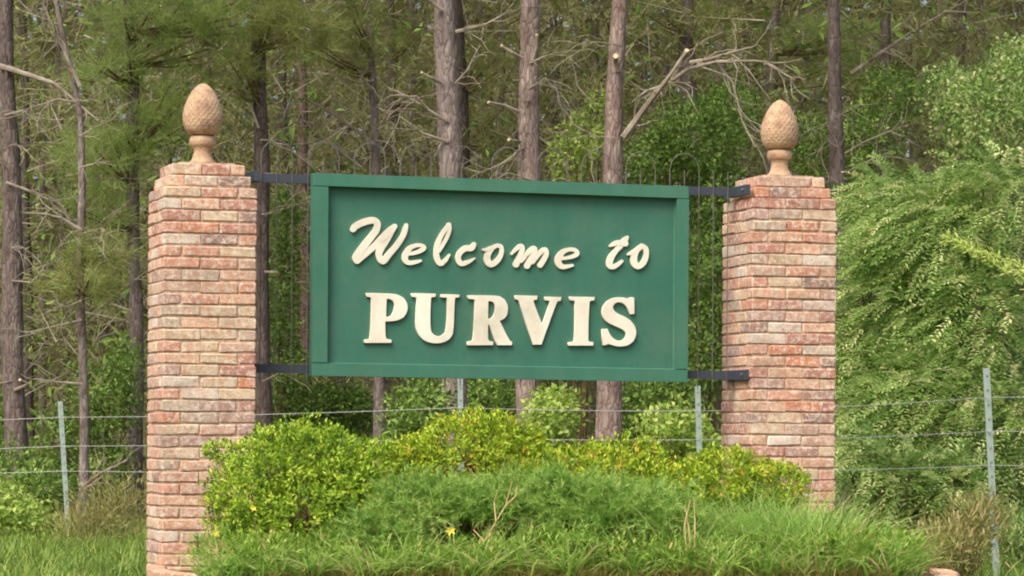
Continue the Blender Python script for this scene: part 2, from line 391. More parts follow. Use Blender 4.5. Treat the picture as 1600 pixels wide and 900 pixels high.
slab('frame_board', [(0, 1 - fh), (0, 1), (1, 1), (1, 1 - fh)], 0, .085, M['frame'])
slab('frame_board', [(0, fh + .0015), (0, 1 - fh - .0015), (fw, 1 - fh - .0015), (fw, fh + .0015)], .002, .083, M['frame'])
slab('frame_board', [(1 - fw * .85, fh + .0015), (1 - fw * .85, 1 - fh - .0015), (1, 1 - fh - .0015), (1, fh + .0015)], .002, .083, M['frame'])
b = MB()                                   # thin bead round the inside of the frame
for q0, q1 in (((fw, fh), (fw, 1 - fh)), ((fw, 1 - fh), (1 - fw * .85, 1 - fh)), ((1 - fw * .85, 1 - fh), (1 - fw * .85, fh)), ((1 - fw * .85, fh), (fw, fh))):
    b.tube([sgn(*q0, .044), sgn(*q1, .044)], .007, 6)
b.build('bead', M['frame'], sign)
LF = .03                                    # letter front plane relative to the frame front; the panel lies at .048
def lp(ox, oy, x, y, s): return on_row(ox + x / 9, oy + y / 9, SF + s)
def corner_cut(pts):
    out = []; n = len(pts)
    for i in range(n):
        a, b_, c = [Vector(pts[(i + k) % n]) for k in (-1, 0, 1)]
        d1 = b_ - a; d2 = c - b_
        if d1.length > 1 and d2.length > 1 and d1.angle(d2) < math.radians(58):
            m = min(.3, .3); out += [tuple(b_ - d1 * m), tuple(b_ + d2 * m)]
        else: out.append(tuple(b_))
    return out
def serif(name, ox, oy, outer, holes=()):
    cu = bpy.data.curves.new(name, 'CURVE'); cu.dimensions = '2D'; cu.fill_mode = 'BOTH'; cu.extrude = .012; cu.bevel_depth = .0015; cu.bevel_resolution = 0
    Mw = Matrix((U, V, Vector((0, 0, 1)))).transposed().to_4x4()
    for loop in (outer, *holes):
        pts = corner_cut(corner_cut(loop)); sp = cu.splines.new('POLY'); sp.points.add(len(pts) - 1); sp.use_cyclic_u = True
        for q, (x, y) in zip(sp.points, pts):
            p = lp(ox, oy, x, y, LF) - P0; q.co = (p.dot(U), p.z, 0, 1)
    o = bpy.data.objects.new('tmp', cu); COL.objects.link(o)
    dg = bpy.context.evaluated_depsgraph_get(); me = bpy.data.meshes.new_from_object(o.evaluated_get(dg))
    bpy.data.objects.remove(o)
    me.transform(Matrix.Translation(P0 + V * (SF + LF + .0115)) @ Matrix(((U.x, 0, V.x, 0), (U.y, 0, V.y, 0), (0, 1, 0, 0), (0, 0, 0, 1))))
    me.materials.clear(); me.materials.append(M['cream']); l = link('letter', me, sign); l['label'] = 'cream capital letter ' + name
serif('P', 560, 450, [(115, 75), (450, 78), (590, 105), (665, 170), (700, 270), (665, 380), (600, 440), (480, 468), (375, 468), (378, 700), (400, 722), (465, 730), (460, 770), (85, 770), (90, 730), (150, 722), (170, 700), (190, 150), (170, 128), (120, 122)],
      [[(395, 150), (450, 150), (505, 190), (515, 270), (480, 380), (430, 410), (385, 410)]])
serif('U', 560, 450, [(745, 78), (1085, 83), (1080, 122), (1030, 128), (1015, 145), (1005, 560), (1035, 650), (1120, 692), (1200, 660), (1245, 590), (1257, 150), (1240, 132), (1160, 130), (1165, 92), (1420, 96), (1415, 130), (1365, 134), (1350, 150), (1340, 600), (1310, 690), (1230, 755), (1110, 782), (980, 765), (880, 705), (820, 600), (803, 500), (827, 150), (812, 128), (755, 122)])
serif('R', 720, 450, [(100, 108), (500, 106), (590, 140), (645, 200), (665, 290), (650, 390), (600, 440), (545, 460), (610, 600), (665, 700), (690, 748), (720, 760), (715, 803), (515, 803), (475, 720), (400, 515), (382, 515), (378, 725), (398, 748), (455, 757), (450, 803), (90, 803), (95, 757), (155, 748), (180, 725), (205, 175), (190, 156), (110, 152)],
      [[(385, 185), (440, 185), (480, 220), (490, 300), (470, 380), (430, 430), (380, 440)]])
serif('V', 720, 450, [(765, 108), (1075, 113), (1070, 163), (1025, 170), (1015, 190), (1145, 520), (1262, 195), (1250, 176), (1185, 172), (1185, 128), (1412, 130), (1405, 178), (1365, 182), (1345, 205), (1132, 795), (1012, 795), (825, 190), (805, 165), (765, 157)])
serif('I', 850, 450, [(360, 125), (710, 130), (705, 174), (650, 178), (635, 195), (615, 735), (635, 760), (692, 766), (690, 808), (345, 808), (345, 766), (415, 760), (435, 735), (440, 195), (425, 178), (368, 170)])
serif('S', 850, 450, [(1190, 152), (1215, 130), (1265, 138), (1270, 360), (1215, 370), (1175, 270), (1110, 205), (1040, 193), (975, 225), (962, 295), (1020, 360), (1150, 410), (1250, 490), (1300, 590), (1290, 700), (1220, 790), (1100, 828), (980, 812), (910, 780), (870, 803), (825, 806), (820, 580), (890, 575), (930, 670), (1000, 735), (1070, 750), (1140, 720), (1165, 650), (1130, 590), (1020, 540), (900, 490), (830, 420), (812, 320), (850, 220), (940, 150), (1050, 130), (1130, 140)])
def cat_rom(P, n=6):
    P = np.array(P, float); Q = np.vstack([2 * P[0] - P[1], P, 2 * P[-1] - P[-2]]); out = []
    for i in range(1, len(Q) - 2):
        for t in np.linspace(0, 1, n, endpoint=False):
            a, b_, c, d = Q[i - 1], Q[i], Q[i + 1], Q[i + 2]
            out.append(.5 * (2 * b_ + (c - a) * t + (2 * a - 5 * b_ + 4 * c - d) * t * t + (3 * b_ - a - 3 * c + d) * t ** 3))
    out.append(P[-1]); return np.array(out)
def script_letter(name, ox, oy, strokes):
    mb = MB(); dep = 0
    for st in strokes:
        q = cat_rom(st); n = len(q); T = np.gradient(q[:, :2], axis=0); T /= np.maximum(np.linalg.norm(T, axis=1, keepdims=True), 1e-6)
        N = np.stack([-T[:, 1], T[:, 0]], 1); r = np.maximum(q[:, 2], 8)
        # every stroke is a chain of thick discs joined by quads, each slice a hair deeper than the last
        for i in range(n):
            dep += 1; s0 = LF + (dep % 37) * .00009
            k = 10; ring = [(q[i, 0] + r[i] * math.cos(2 * PI * j / k), q[i, 1] + r[i] * math.sin(2 * PI * j / k)) for j in range(k)]
            fr = [lp(ox, oy, x, y, s0) for x, y in ring]; bk = [p + V * .0225 for p in fr]
            mb.add(fr + bk, [tuple(range(k - 1, -1, -1)), tuple(range(k, 2 * k))] + [(j, (j + 1) % k, k + (j + 1) % k, k + j) for j in range(k)])
            if i < n - 1:
                s0 += .00004
                e = [q[i, :2] + N[i] * r[i], q[i + 1, :2] + N[i + 1] * r[i + 1], q[i + 1, :2] - N[i + 1] * r[i + 1], q[i, :2] - N[i] * r[i]]
                fr = [lp(ox, oy, x, y, s0) for x, y in e]; bk = [p + V * .0225 for p in fr]
                mb.add(fr + bk, [(3, 2, 1, 0), (4, 5, 6, 7)] + [(j, (j + 1) % 4, 4 + (j + 1) % 4, 4 + j) for j in range(4)])
    o = mb.build('letter', M['cream'], sign); o['label'] = 'cream slanted brush letter ' + name
script_letter('W', 535, 330, [[(150, 258, 40), (195, 205, 46), (310, 150, 48), (430, 128, 46), (488, 165, 46), (480, 255, 48), (400, 370, 50), (305, 490, 52), (205, 640, 58), (208, 690, 52)],
    [(210, 690, 48), (330, 590, 46), (450, 490, 46), (560, 380, 48), (680, 270, 50), (738, 212, 36)],
    [(690, 290, 40), (615, 400, 52), (535, 530, 52), (515, 620, 46), (570, 700, 48), (660, 600, 44), (765, 480, 40), (850, 350, 38), (885, 255, 36), (900, 195, 26)]])
script_letter('e', 535, 330, [[(910, 600, 26), (1000, 590, 26), (1090, 560, 30), (1145, 520, 34), (1125, 485, 26), (1040, 480, 28), (950, 520, 36), (890, 610, 44), (885, 685, 40), (940, 725, 32), (1040, 712, 27), (1105, 695, 16)]])
script_letter('l', 660, 330, [[(375, 195, 30), (280, 320, 30), (220, 450, 36), (197, 560, 36), (207, 660, 40), (252, 735, 36), (320, 695, 30), (382, 612, 14)], [(375, 190, 32), (382, 260, 28), (350, 360, 27), (290, 470, 27), (235, 560, 24)]])
script_letter('c', 660, 330, [[(728, 465, 32), (690, 515, 44), (600, 525, 42), (525, 590, 38), (505, 670, 38), (545, 735, 36), (640, 715, 30), (738, 662, 10)]])
script_letter('o', 660, 330, [[(855, 540, 16), (900, 540, 24), (965, 515, 28)], [(1060, 480, 28), (990, 515, 32), (920, 610, 42), (918, 700, 46), (968, 748, 42), (1060, 690, 36), (1113, 595, 30), (1108, 505, 30), (1060, 480, 28)]])
script_letter('m', 780, 340, [[(175, 512, 14), (240, 445, 26), (305, 402, 36), (325, 455, 36), (290, 550, 38), (238, 660, 44)], [(310, 610, 28), (410, 490, 32), (485, 432, 36), (500, 480, 38), (450, 580, 42), (392, 680, 42)], [(470, 620, 34), (560, 510, 32), (640, 452, 36), (665, 510, 34), (625, 600, 36), (575, 672, 36)]])
script_letter('e', 780, 340, [[(850, 575, 26), (940, 568, 24), (1040, 545, 28), (1098, 505, 32), (1065, 455, 28), (970, 450, 28), (885, 495, 38), (832, 580, 46), (842, 650, 44), (900, 692, 34), (1030, 672, 20)]])
script_letter('t', 900, 350, [[(482, 310, 14), (550, 275, 34), (620, 262, 40), (700, 275, 40)], [(728, 182, 18), (690, 225, 40), (630, 300, 40), (555, 385, 36), (490, 480, 44), (475, 575, 44), (525, 600, 36), (595, 565, 28), (648, 522, 20)]])
script_letter('o', 900, 350, [[(735, 428, 14), (775, 410, 26), (840, 370, 30)], [(930, 308, 34), (855, 375, 38), (815, 480, 46), (828, 560, 48), (880, 595, 40), (948, 545, 40), (988, 445, 36), (983, 350, 36), (930, 308, 34)]])

# ------------------------------------------------------------------ iron railing that carries the sign
rail = empty('iron_railing', ROW(PW, .27, 0), 'black iron hoop topped railing between the brick pillars behind the sign', 'railing')
RS = .265
def bar(name, pa, pb, h, th, mat):
    b = MB(); d = (pb - pa); L = d.length; d.normalize(); up = Vector((0, 0, 1)); up = (up - d * up.dot(d)).normalized(); b.box((pa + pb) / 2, d, L / 2, d.cross(up), th / 2, up, h / 2); return b.build(name, mat, rail)
zt0 = on_row(440, 279, RS).z; zt1 = on_row(1110, 299, RS).z; zb0 = on_row(440, 576, RS).z; zb1 = on_row(1110, 586, RS).z
for za, zb, nm in ((zt0, zt1, 'top_rail'), (zb0, zb1, 'bottom_rail')):
    bar(nm, ROW(PW - .02, RS, za), ROW(SEP + .02, RS, zb), .05, .03, M['iron'])
    b = MB(); b.box(ROW(SEP - .014, RS - .03, zb), U, .012, V, .2, Vector((0, 0, 1)), .03); b.build('mounting_plate', M['iron'], rail)
    for ds in (-.17, .1):
        b = MB(); p_ = ROW(SEP - .026, RS + ds, zb); b.tube([p_, p_ - U * .012], .009, 6); b.build('bolt', M['rod'], rail)
    b = MB(); b.box(ROW(PW + .014, RS - .03, za), U, .012, V, .13, Vector((0, 0, 1)), .03); b.build('mounting_plate', M['iron'], rail)
pit = .0925; i = 0; t = PW + .07
while t < SEP - .05:
    zb = zb0 + (zb1 - zb0) * (t - PW) / (SEP - PW); zt = zt0 + (zt1 - zt0) * (t - PW) / (SEP - PW)
    b = MB(); k = i % 3
    if k == 0 and t + 2 * pit < SEP:
        pts = [ROW(t, RS - .02, zb - .09), ROW(t, RS - .02, zt + .12)] + [ROW(t + pit - pit * math.cos(a), RS - .02, zt + .12 + pit * 1.1 * math.sin(a)) for a in np.linspace(.2, PI, 9)] + [ROW(t + 2 * pit, RS - .02, zt + .1), ROW(t + 2 * pit, RS - .02, zb - .09)]
        b.tube(pts, .003, 6); b.build('hoop_bar', M['rod'], rail)
    elif k == 1 or (k == 0):
        b.tube([ROW(t, RS - .02, zb - .09), ROW(t, RS - .02, zt + .10), ROW(t, RS - .02, zt + .125)], [.003, .003, .0015], 6); b.build('straight_bar', M['rod'], rail)
    t += pit; i += 1

# ------------------------------------------------------------------ raised planting bed with a low brick edge
def bed_curve(n):
    L = at(252, 884, 18.6); R = at(1462, 888, 18.9); out = []
    for i in range(n + 1):
        a = PI * i / n; cx, cy = (L.x + R.x) / 2, 18.75 + .1
        c, s = math.cos(a), math.sin(a); e = .55
        out.append(Vector((cx - (R.x - L.x) / 2 * abs(c) ** .8 * (1 if c > 0 else -1), cy - 2.0 * abs(s) ** e, 0)))
    return out
BC = bed_curve(160)
bed = empty('planter_edging', ((BC[0] + BC[-1]) / 2), 'low peach brick edging curving round the front of the planting bed', 'planter edging')
def edging():
    r = random.Random(5); cum = [0]
    for a, b_ in zip(BC, BC[1:]): cum.append(cum[-1] + (b_ - a).length)
    def pt(s):
        k = min(max(np.searchsorted(cum, s) - 1, 0), len(BC) - 2); f = (s - cum[k]) / max(cum[k + 1] - cum[k], 1e-6); return BC[k].lerp(BC[k + 1], f), (BC[k + 1] - BC[k]).normalized()
    nb = int(cum[-1] / .214)
    for c in range(3):
        for i in range(nb):
            s = (i + (.5 if c % 2 == 0 else 1.0)) * .214
            if s > cum[-1] - .1: continue
            p, d = pt(s); o = link('brick', BR[r.randrange(10)], bed, None, False)
            o.matrix_basis = bed.matrix_basis.inverted() @ Matrix.Translation(p + Vector((0, 0, -.012 + (c + .5) * .0705))) @ Matrix.Rotation(math.atan2(d.y, d.x), 4, 'Z')
            cc = s2l(*r.choice([(222, 178, 132), (214, 164, 124), (226, 190, 148), (206, 150, 112)]), .8); o.color = cc
    core = MB()
    for a, b_ in zip(BC, BC[1:]):
        d = (b_ - a).normalized(); n = Vector((-d.y, d.x, 0)); core.box((a + b_) / 2 + n * .004 + Vector((0, 0, .09)), d, (b_ - a).length / 2 + .001, n, .038, Vector((0, 0, 1)), .1)
    core.build('mortar_core', M['mortar'], bed)
edging()
def soil():
    vs = [(BC[0] + BC[-1]) / 2 + Vector((0, -.1, .24))] ; n = len(BC)
    for p in BC: vs.append(Vector((p.x, p.y, .165)) + (vs[0] - p).normalized() * .03)
    back = [Vector((BC[-1].x, 19.6, .1)), Vector((BC[0].x, 19.2, .1))]
    for q in vs[1:]: q.z = .165
    vs += back; m = len(vs)
    fs = [(0, i, i + 1) for i in range(1, m - 1)] + [(0, m - 1, 1)]
    b = MB(); b.add(vs, fs); mm = NM('garden_soil', .95, .1); p = mm.pos(); mm.col(mm.ramp(mm.noise(p, 14, 6, .75), [(.3, s2l(58, 46, 34)), (.7, s2l(98, 80, 58))])); mm.bump(mm.noise(p, 40, 6), .8, .03)
    tag(b.build('soil', mm.m), kind='structure')
soil()

# ------------------------------------------------------------------ foliage builders
def lobes_pts(lobes, n, shell=.75, lower=True):
    """random points in ellipsoid lobes given as (px,py,Y,rx px,ry px[,depth m]); returns points, outward dirs"""
    w = np.array([l[3] * l[4] for l in lobes], float); w /= w.sum(); P, O = [], []
    for l, c in zip(lobes, rng.multinomial(n, w)):
        Y = l[2]; m = Y / F; c0 = np.array(at(l[0], l[1], Y)); rx, rz = l[3] * m, l[4] * m; ry = l[5] if len(l) > 5 else rx * .8
        d = rand_dir(c)
        if not lower: d[:, 2] = np.abs(d[:, 2]) * 1.1 - .25; d = nrm(d)
        r = (shell + (1 - shell) * rng.random(c)) * (1 + .12 * np.sin(d[:, 0] * 5 + l[0]) * np.sin(d[:, 2] * 6 + 1) + rng.normal(size=c) * .04)
        P.append(c0 + d * r[:, None] * np.array([rx, ry, rz])); O.append(nrm(d / np.array([rx, ry, rz])))
    return np.concatenate(P), np.concatenate(O)
def clump_leaves(lobes, nclump, per, L, Wd, spread, upbias=.5, shell=.7, lower=True, flat=.5, gap=0.):
    P, O = lobes_pts(lobes, nclump, shell, lower); ct = np.clip(rng.normal(.48, .2, nclump), 0, 1)
    n = nclump * per; b = np.repeat(P, per, 0); o = np.repeat(O, per, 0)
    d = nrm(o * .8 + rand_dir(n) * 1.0 + np.array([0, 0, upbias]))
    b = b + rand_dir(n) * spread * rng.random((n, 1)) ** .5
    up = nrm(o + np.array([0, 0, flat]) + rand_dir(n) * .5)
    tone = np.clip(np.repeat(ct, per) + rng.normal(0, .16, n), 0, 1)
    return leaves(b, d, up, L * rng.uniform(.7, 1.25, n), Wd * rng.uniform(.75, 1.2, n), tone)
def stems(mb, root, lobes, n, r0=.012, n2=2):
    P, O = lobes_pts(lobes, n, .3)
    for p in P:
        q = Vector(p); b = Vector(root) + Vector((random.uniform(-.06, .06), random.uniform(-.06, .06), 0)); m = b.lerp(q, .5) + Vector((random.uniform(-.1, .1), random.uniform(-.1, .1), .12 * (q - b).length))
        mb.tube([b, b.lerp(m, .5) + Vector((0, 0, .02)), m, m.lerp(q, .6), q], [r0, r0 * .85, r0 * .65, r0 * .45, r0 * .2], 5)
def shrub(name, label, cat, lobes, mat, nclump, per, L, Wd, spread, group=None, upbias=.5, shell=.7, lower=True, nst=10, r0=.012, gz=0., flat=.5):
    Y = np.mean([l[2] for l in lobes]); x = np.average([at(l[0], l[1], l[2]).x for l in lobes], weights=[l[3] * l[4] for l in lobes])
    root = empty(name, (x, Y, gz), label, cat, group)
    v, f, t = clump_leaves(lobes, nclump, per, L, Wd, spread, upbias, shell, lower, flat)
    link('foliage', np_mesh('foliage', v, f, t), root, mat)
    mb = MB(); stems(mb, (x, Y, gz - .03), lobes, nst, r0); mb.build('stem', M['stem'], root)
    return root

# azaleas in the bed
AZ = 'azaleas in the planting bed'
shrub('azalea_bush', 'tall rounded green azalea bush against the left brick pillar', 'bush', [(465, 790, 17.7, 132, 132, .45), (385, 790, 17.6, 62, 78, .25), (510, 720, 17.8, 75, 52, .3), (440, 705, 17.8, 58, 40, .3), (555, 775, 17.65, 62, 66, .3), (585, 735, 17.85, 42, 46, .25), (350, 705, 17.8, 30, 16, .1)], M['azalea'], 2500, 9, .030, .0145, .035, AZ, gz=.2, nst=22)
shrub('azalea_bush', 'yellow green azalea bush mounded under the middle of the sign', 'bush', [(735, 715, 18.05, 105, 72, .4), (655, 745, 18.0, 70, 60, .3), (800, 745, 18.0, 60, 50, .3), (760, 680, 18.1, 55, 38, .25), (815, 705, 18.1, 40, 40, .25), (640, 725, 18.05, 50, 40, .25)], M['azalea2'], 1750, 9, .030, .0135, .034, AZ, gz=.2, nst=18)
shrub('azalea_bush', 'low golden azalea bush with orange tips below the letters V I S', 'bush', [(905, 745, 18.1, 95, 52, .35), (975, 735, 18.1, 75, 50, .3), (850, 760, 18.0, 60, 50, .3), (1010, 755, 18.0, 50, 40, .3)], M['azalea2'], 1450, 9, .029, .013, .032, AZ, gz=.2, nst=16)
shrub('azalea_bush', 'low yellow green azalea bush in front of the right brick pillar', 'bush', [(1130, 752, 18.2, 90, 50, .35), (1205, 762, 18.2, 62, 42, .3), (1065, 765, 18.1, 60, 45, .3)], M['azalea2'], 1250, 9, .029, .013, .032, AZ, gz=.2, nst=14)

# spreading junipers
def juniper(label, lobes, nspray, gz=.2):
    Y = lobes[0][2]; x = at(lobes[0][0], lobes[0][1], Y).x; root = empty('juniper', (x, Y, gz), label, 'juniper', 'junipers in front of the azaleas')
    P, O = lobes_pts(lobes, nspray, .45, False); n = nspray; d = nrm(O * [1, 1, .4] + rand_dir(n) * .5 + np.array([0, 0, .25])); K = 26
    Ls = rng.uniform(.10, .2, n); tt = rng.random((n, K)); ax = P[:, None, :] + d[:, None, :] * (Ls[:, None] * tt)[..., None] + np.array([0, 0, -.25]) * (Ls[:, None] * tt ** 2)[..., None]
    nd = nrm(d[:, None, :] * .7 + rng.normal(size=(n, K, 3)) * .55); tone = np.clip(np.repeat(rng.normal(.45, .16, n) + .18 * np.sin(P[:, 0] * 9) * np.sin(P[:, 2] * 14 + 1), K) + tt.ravel() * .25 - .08 + rng.normal(0, .1, n * K), 0, 1)
    v, f, t = needles(ax.reshape(-1, 3), nd.reshape(-1, 3), rng.uniform(.025, .055, n * K), np.full(n * K, .006), tone)
    link('foliage', np_mesh('foliage', v, f, t), root, M['juniper'])
    mb = MB(); stems(mb, (x, Y, gz - .02), lobes, 16, .01); mb.build('stem', M['stem'], root)
juniper('feathery dark green juniper spreading below the sign between azaleas and grass', [(790, 800, 17.5, 70, 42, .3), (870, 792, 17.55, 80, 44, .3), (955, 806, 17.45, 70, 40, .3), (1020, 812, 17.45, 60, 42, .3), (900, 838, 17.35, 60, 26, .25)], 1900)
juniper('paler feathery juniper spreading low in front of the tall left azalea', [(655, 800, 17.5, 62, 42, .3), (590, 838, 17.35, 60, 32, .25), (720, 800, 17.5, 50, 36, .25)], 1050)

# grass in the bed (nobody could count it)
def grass(name, spots, mat, Wd, Lr, lean, droop, label=None, cat=None, kind=None):
    parts = []
    for (px, py, Y, sx, sy, n, hpx) in spots:
        m = Y / F; c = np.array(at(px, py, Y)); b = c + np.stack([rng.normal(size=n) * sx * m, rng.normal(size=n) * sy, np.zeros(n)], 1)
        L = hpx * m * rng.uniform(*Lr, n); d = rand_dir(n) * lean + np.array([0, 0, 1.]); tone = np.clip(rng.normal(rng.normal(.5, .15), .2, n), 0, 1)
        parts.append(blades(b, d, L, Wd * rng.uniform(.6, 1.3, n), tone, droop * rng.uniform(.4, 1.4, n)))
    v, f, t = join(parts); o = link(name, np_mesh(name, v, f, t), None, mat); return tag(o, label, cat, None, kind)
gs = []
for k in range(170):
    px = random.uniform(345, 1410); Y = random.uniform(16.95, 17.45); base = 680 + (EYE - .19) * F / Y
    gs.append((px, base, Y, random.uniform(6, 18), .05, random.randint(26, 60), random.uniform(55, 150) * (1.0 if px > 620 else .75)))
for k in range(30):
    px = random.uniform(330, 620); Y = random.uniform(17.0, 17.4); gs.append((px, 680 + (EYE - .19) * F / Y, Y, 10, .04, 40, random.uniform(50, 90)))
grass('bed_grass', gs, M['grass'], .012, (.4, 1.15), .7, .7, kind='stuff')
gs = []
for k in range(120):
    a = random.random(); px = 1050 + 335 * a; Y = random.uniform(17.25, 18.2); top = 772 + (0 if a < .7 else (a - .7) * 260); base = 680 + (EYE - .19) * F / Y
    gs.append((px, base, Y, random.uniform(8, 22), .08, random.randint(50, 110), (base - top) * random.uniform(1.15, 1.65)))
grass('grass_clump', gs, M['grass'], .0105, (.45, 1.15), .65, .65, 'thick bright green mound of arching grass at the right end of the bed', 'grass clump')
gs = [(random.uniform(420, 1400), 680 + (EYE - .19) * F / 16.95, 16.95, 18, .05, 40, random.uniform(30, 60)) for k in range(70)]
grass('dry_bed_grass', gs, M['drygrass'], .006, (.5, 1.1), .7, .6, kind='stuff')

v, f, t = clump_leaves([(px, 872 + 8 * math.sin(px), 17.15, 60, 34, .25) for px in range(350, 1420, 70)], 1100, 6, .045, .014, .05, .6, .6, False)
tag(link('groundcover', np_mesh('groundcover', v, f, t), None, M['weedgreen']), kind='stuff')
# daylilies, dry stalks
def daylily(px, py, Y, label, size):
    c = at(px, py, Y); gzp = .2; root = empty('daylily', (c.x + .03, Y + .02, gzp), label, 'flower', 'yellow daylilies in the bed')
    mb = MB(); mb.tube([(c.x + .03, Y + .02, gzp - .02), (c.x + .02, Y + .015, (c.z + gzp) / 2 + .02), (c.x, Y + .006, c.z - .012)], [.004, .0035, .003], 5); mb.build('stem', M['stem'], root)
    for k in range(6):
        a = k * PI / 3 + .3; d = Vector((math.cos(a), -.55, math.sin(a) * .9 + .2)).normalized(); s = d.cross(Vector((0, -1, .2))).normalized(); L = size; w = size * .42
        pts = [c, c + d * L * .5 + s * w * .5, c + d * L - Vector((0, 0, L * .15)), c + d * L * .5 - s * w * .5, c + d * L * .5 + Vector((0, .12 * L, 0))]
        me = np_mesh('petal', np.array([tuple(p) for p in pts]), np.array([[0, 1, 4], [1, 2, 4], [2, 3, 4], [3, 0, 4]]), np.full(5, rng.random())); link('petal', me, root, M['petal'])
    n = 14; b = np.tile(np.array([c.x + .03, Y + .03, gzp - .01]), (n, 1)) + rng.normal(size=(n, 3)) * [.03, .03, 0]
    v, f, t = blades(b, rand_dir(n) * .5 + [0, 0, 1.], np.full(n, max(c.z - gzp, .12)) * rng.uniform(.8, 1.2, n), np.full(n, .014), rng.uniform(.3, .6, n), np.full(n, .6)); link('leaf', np_mesh('leaf', v, f, t), root, M['grass'])
daylily(704, 829, 16.95, 'yellow daylily flower in the grass below the letter U', .034)
daylily(337, 833, 17.1, 'yellow daylily flower beside the foot of the left pillar', .03)
daylily(396, 794, 17.2, 'small yellow daylily flower at the base of the tall left azalea', .022)
def stalks(label, lines, Y):
    c = at(*lines[0][0], Y); root = empty('dry_stalk', (c.x, Y, .2), label, 'dry stalk', 'dry stalks among the bed plants')
    for ln in lines:
        mb = MB(); mb.tube([at(x, y, Y + random.uniform(-.02, .02)) for x, y in ln], [.0036] * (len(ln) - 1) + [.002], 5); mb.build('stalk', M['straw'], root)
stalks('tan dead twig standing in the juniper below the letter R', [[(755, 850), (775, 815), (790, 790), (800, 752)], [(775, 815), (772, 785), (778, 765)], [(790, 790), (806, 775), (808, 758)], [(757, 846), (740, 828), (748, 815)]], 17.0)
stalks('pair of straw coloured dry stalks left of the bright grass mound', [[(1072, 862), (1070, 820), (1078, 782)], [(1085, 862), (1086, 820), (1084, 778)], [(1078, 860), (1077, 830), (1070, 790)]], 16.95)

# ------------------------------------------------------------------ wire fence
fence = empty('wire_fence', (0, 22, 0), 'barbed wire fence on pale steel T posts between the sign and the woods', 'fence')
FP = [((94, 627), (108, 852), 27.5), ((719, 578), (721, 812), 25.5), ((1090, 603), (1096, 822), 24.0), ((1541, 575), (1557, 900), 20.3)]
def post(a, b_, Y):
    p = at(*a, Y); q = at(*b_, Y); q = p + (q - p) * ((p.z + .25) / (p.z - q.z)); mb = MB(); ax = (p - q).normalized(); x = Vector((1, 0, 0)); y = ax.cross(x).normalized(); x = y.cross(ax)
    L = (p - q).length / 2; c = (p + q) / 2
    mb.box(c, x, .021, y, .0045, ax, L); mb.box(c + y * .0245, x, .0045, y, .02, ax, L - .001)
    for k in range(12): mb.box(c - y * .008 + ax * (L * (.95 - k * .11)), x, .006, y, .004, ax, .008)
    mb.build('fence_post', M['post'], fence); return p
for a, b_, Y in FP: post(a, b_, Y)
def wire(pts):
    P = [at(px, py, Y) for px, py, Y in pts]; out = []
    for a, b_ in zip(P, P[1:]):
        for k in range(12): t = k / 12; out.append(a.lerp(b_, t) - Vector((0, 0, .05 * (b_ - a).length / 6 * t * (1 - t) * 2)))
    out.append(P[-1]); mb = MB(); mb.tube(out, .0021, 4)
    for i in range(0, len(out) - 1):                       # barbs
        for s in (.25, .75):
            c = out[i].lerp(out[i + 1], s); mb.tube([c + Vector((.012, 0, .016)), c - Vector((.012, 0, .016))], .002, 3)
    mb.build('wire', M['wire'], fence)
wire([(-500, 668, 29), (95, 652, 27.48), (719, 637, 25.48), (1092, 642, 23.98), (1542, 621, 20.28), (2300, 600, 17)])
wire([(-500, 712, 29), (98, 697, 27.48), (719, 684, 25.48), (1093, 687, 23.98), (1545, 674, 20.28), (2300, 660, 17)])
wire([(-500, 746, 29), (100, 736, 27.48), (720, 733, 25.48), (1094, 734, 23.98), (1549, 727, 20.28), (2300, 722, 17)])

# ------------------------------------------------------------------ pines
def interp_path(pts, py):
    pts = sorted(pts, key=lambda p: p[1])
    if py <= pts[0][1]: a, b_ = pts[0], pts[min(1, len(pts) - 1)]
    elif py >= pts[-1][1]: a, b_ = pts[max(len(pts) - 2, 0)], pts[-1]
    else:
        for a, b_ in zip(pts, pts[1:]):
            if a[1] <= py <= b_[1]: break
    if a[1] == b_[1]: return a[0], a[2]
    t = (py - a[1]) / (b_[1] - a[1]); tt = min(max(t, -.4), 1.6)
    return a[0] + (b_[0] - a[0]) * t, a[2] + (b_[2] - a[2]) * tt
def tuft_cloud(C, D, per, L, Wd, tone_c):
    n = len(C) * per; b = np.repeat(C, per, 0) + rng.normal(size=(n, 3)) * .035; d = nrm(np.repeat(D, per, 0) * .9 + rand_dir(n))
    return needles(b, d, L * rng.uniform(.7, 1.2, n), np.full(n, Wd), np.clip(np.repeat(tone_c, per) + rng.normal(0, .13, n), 0, 1))
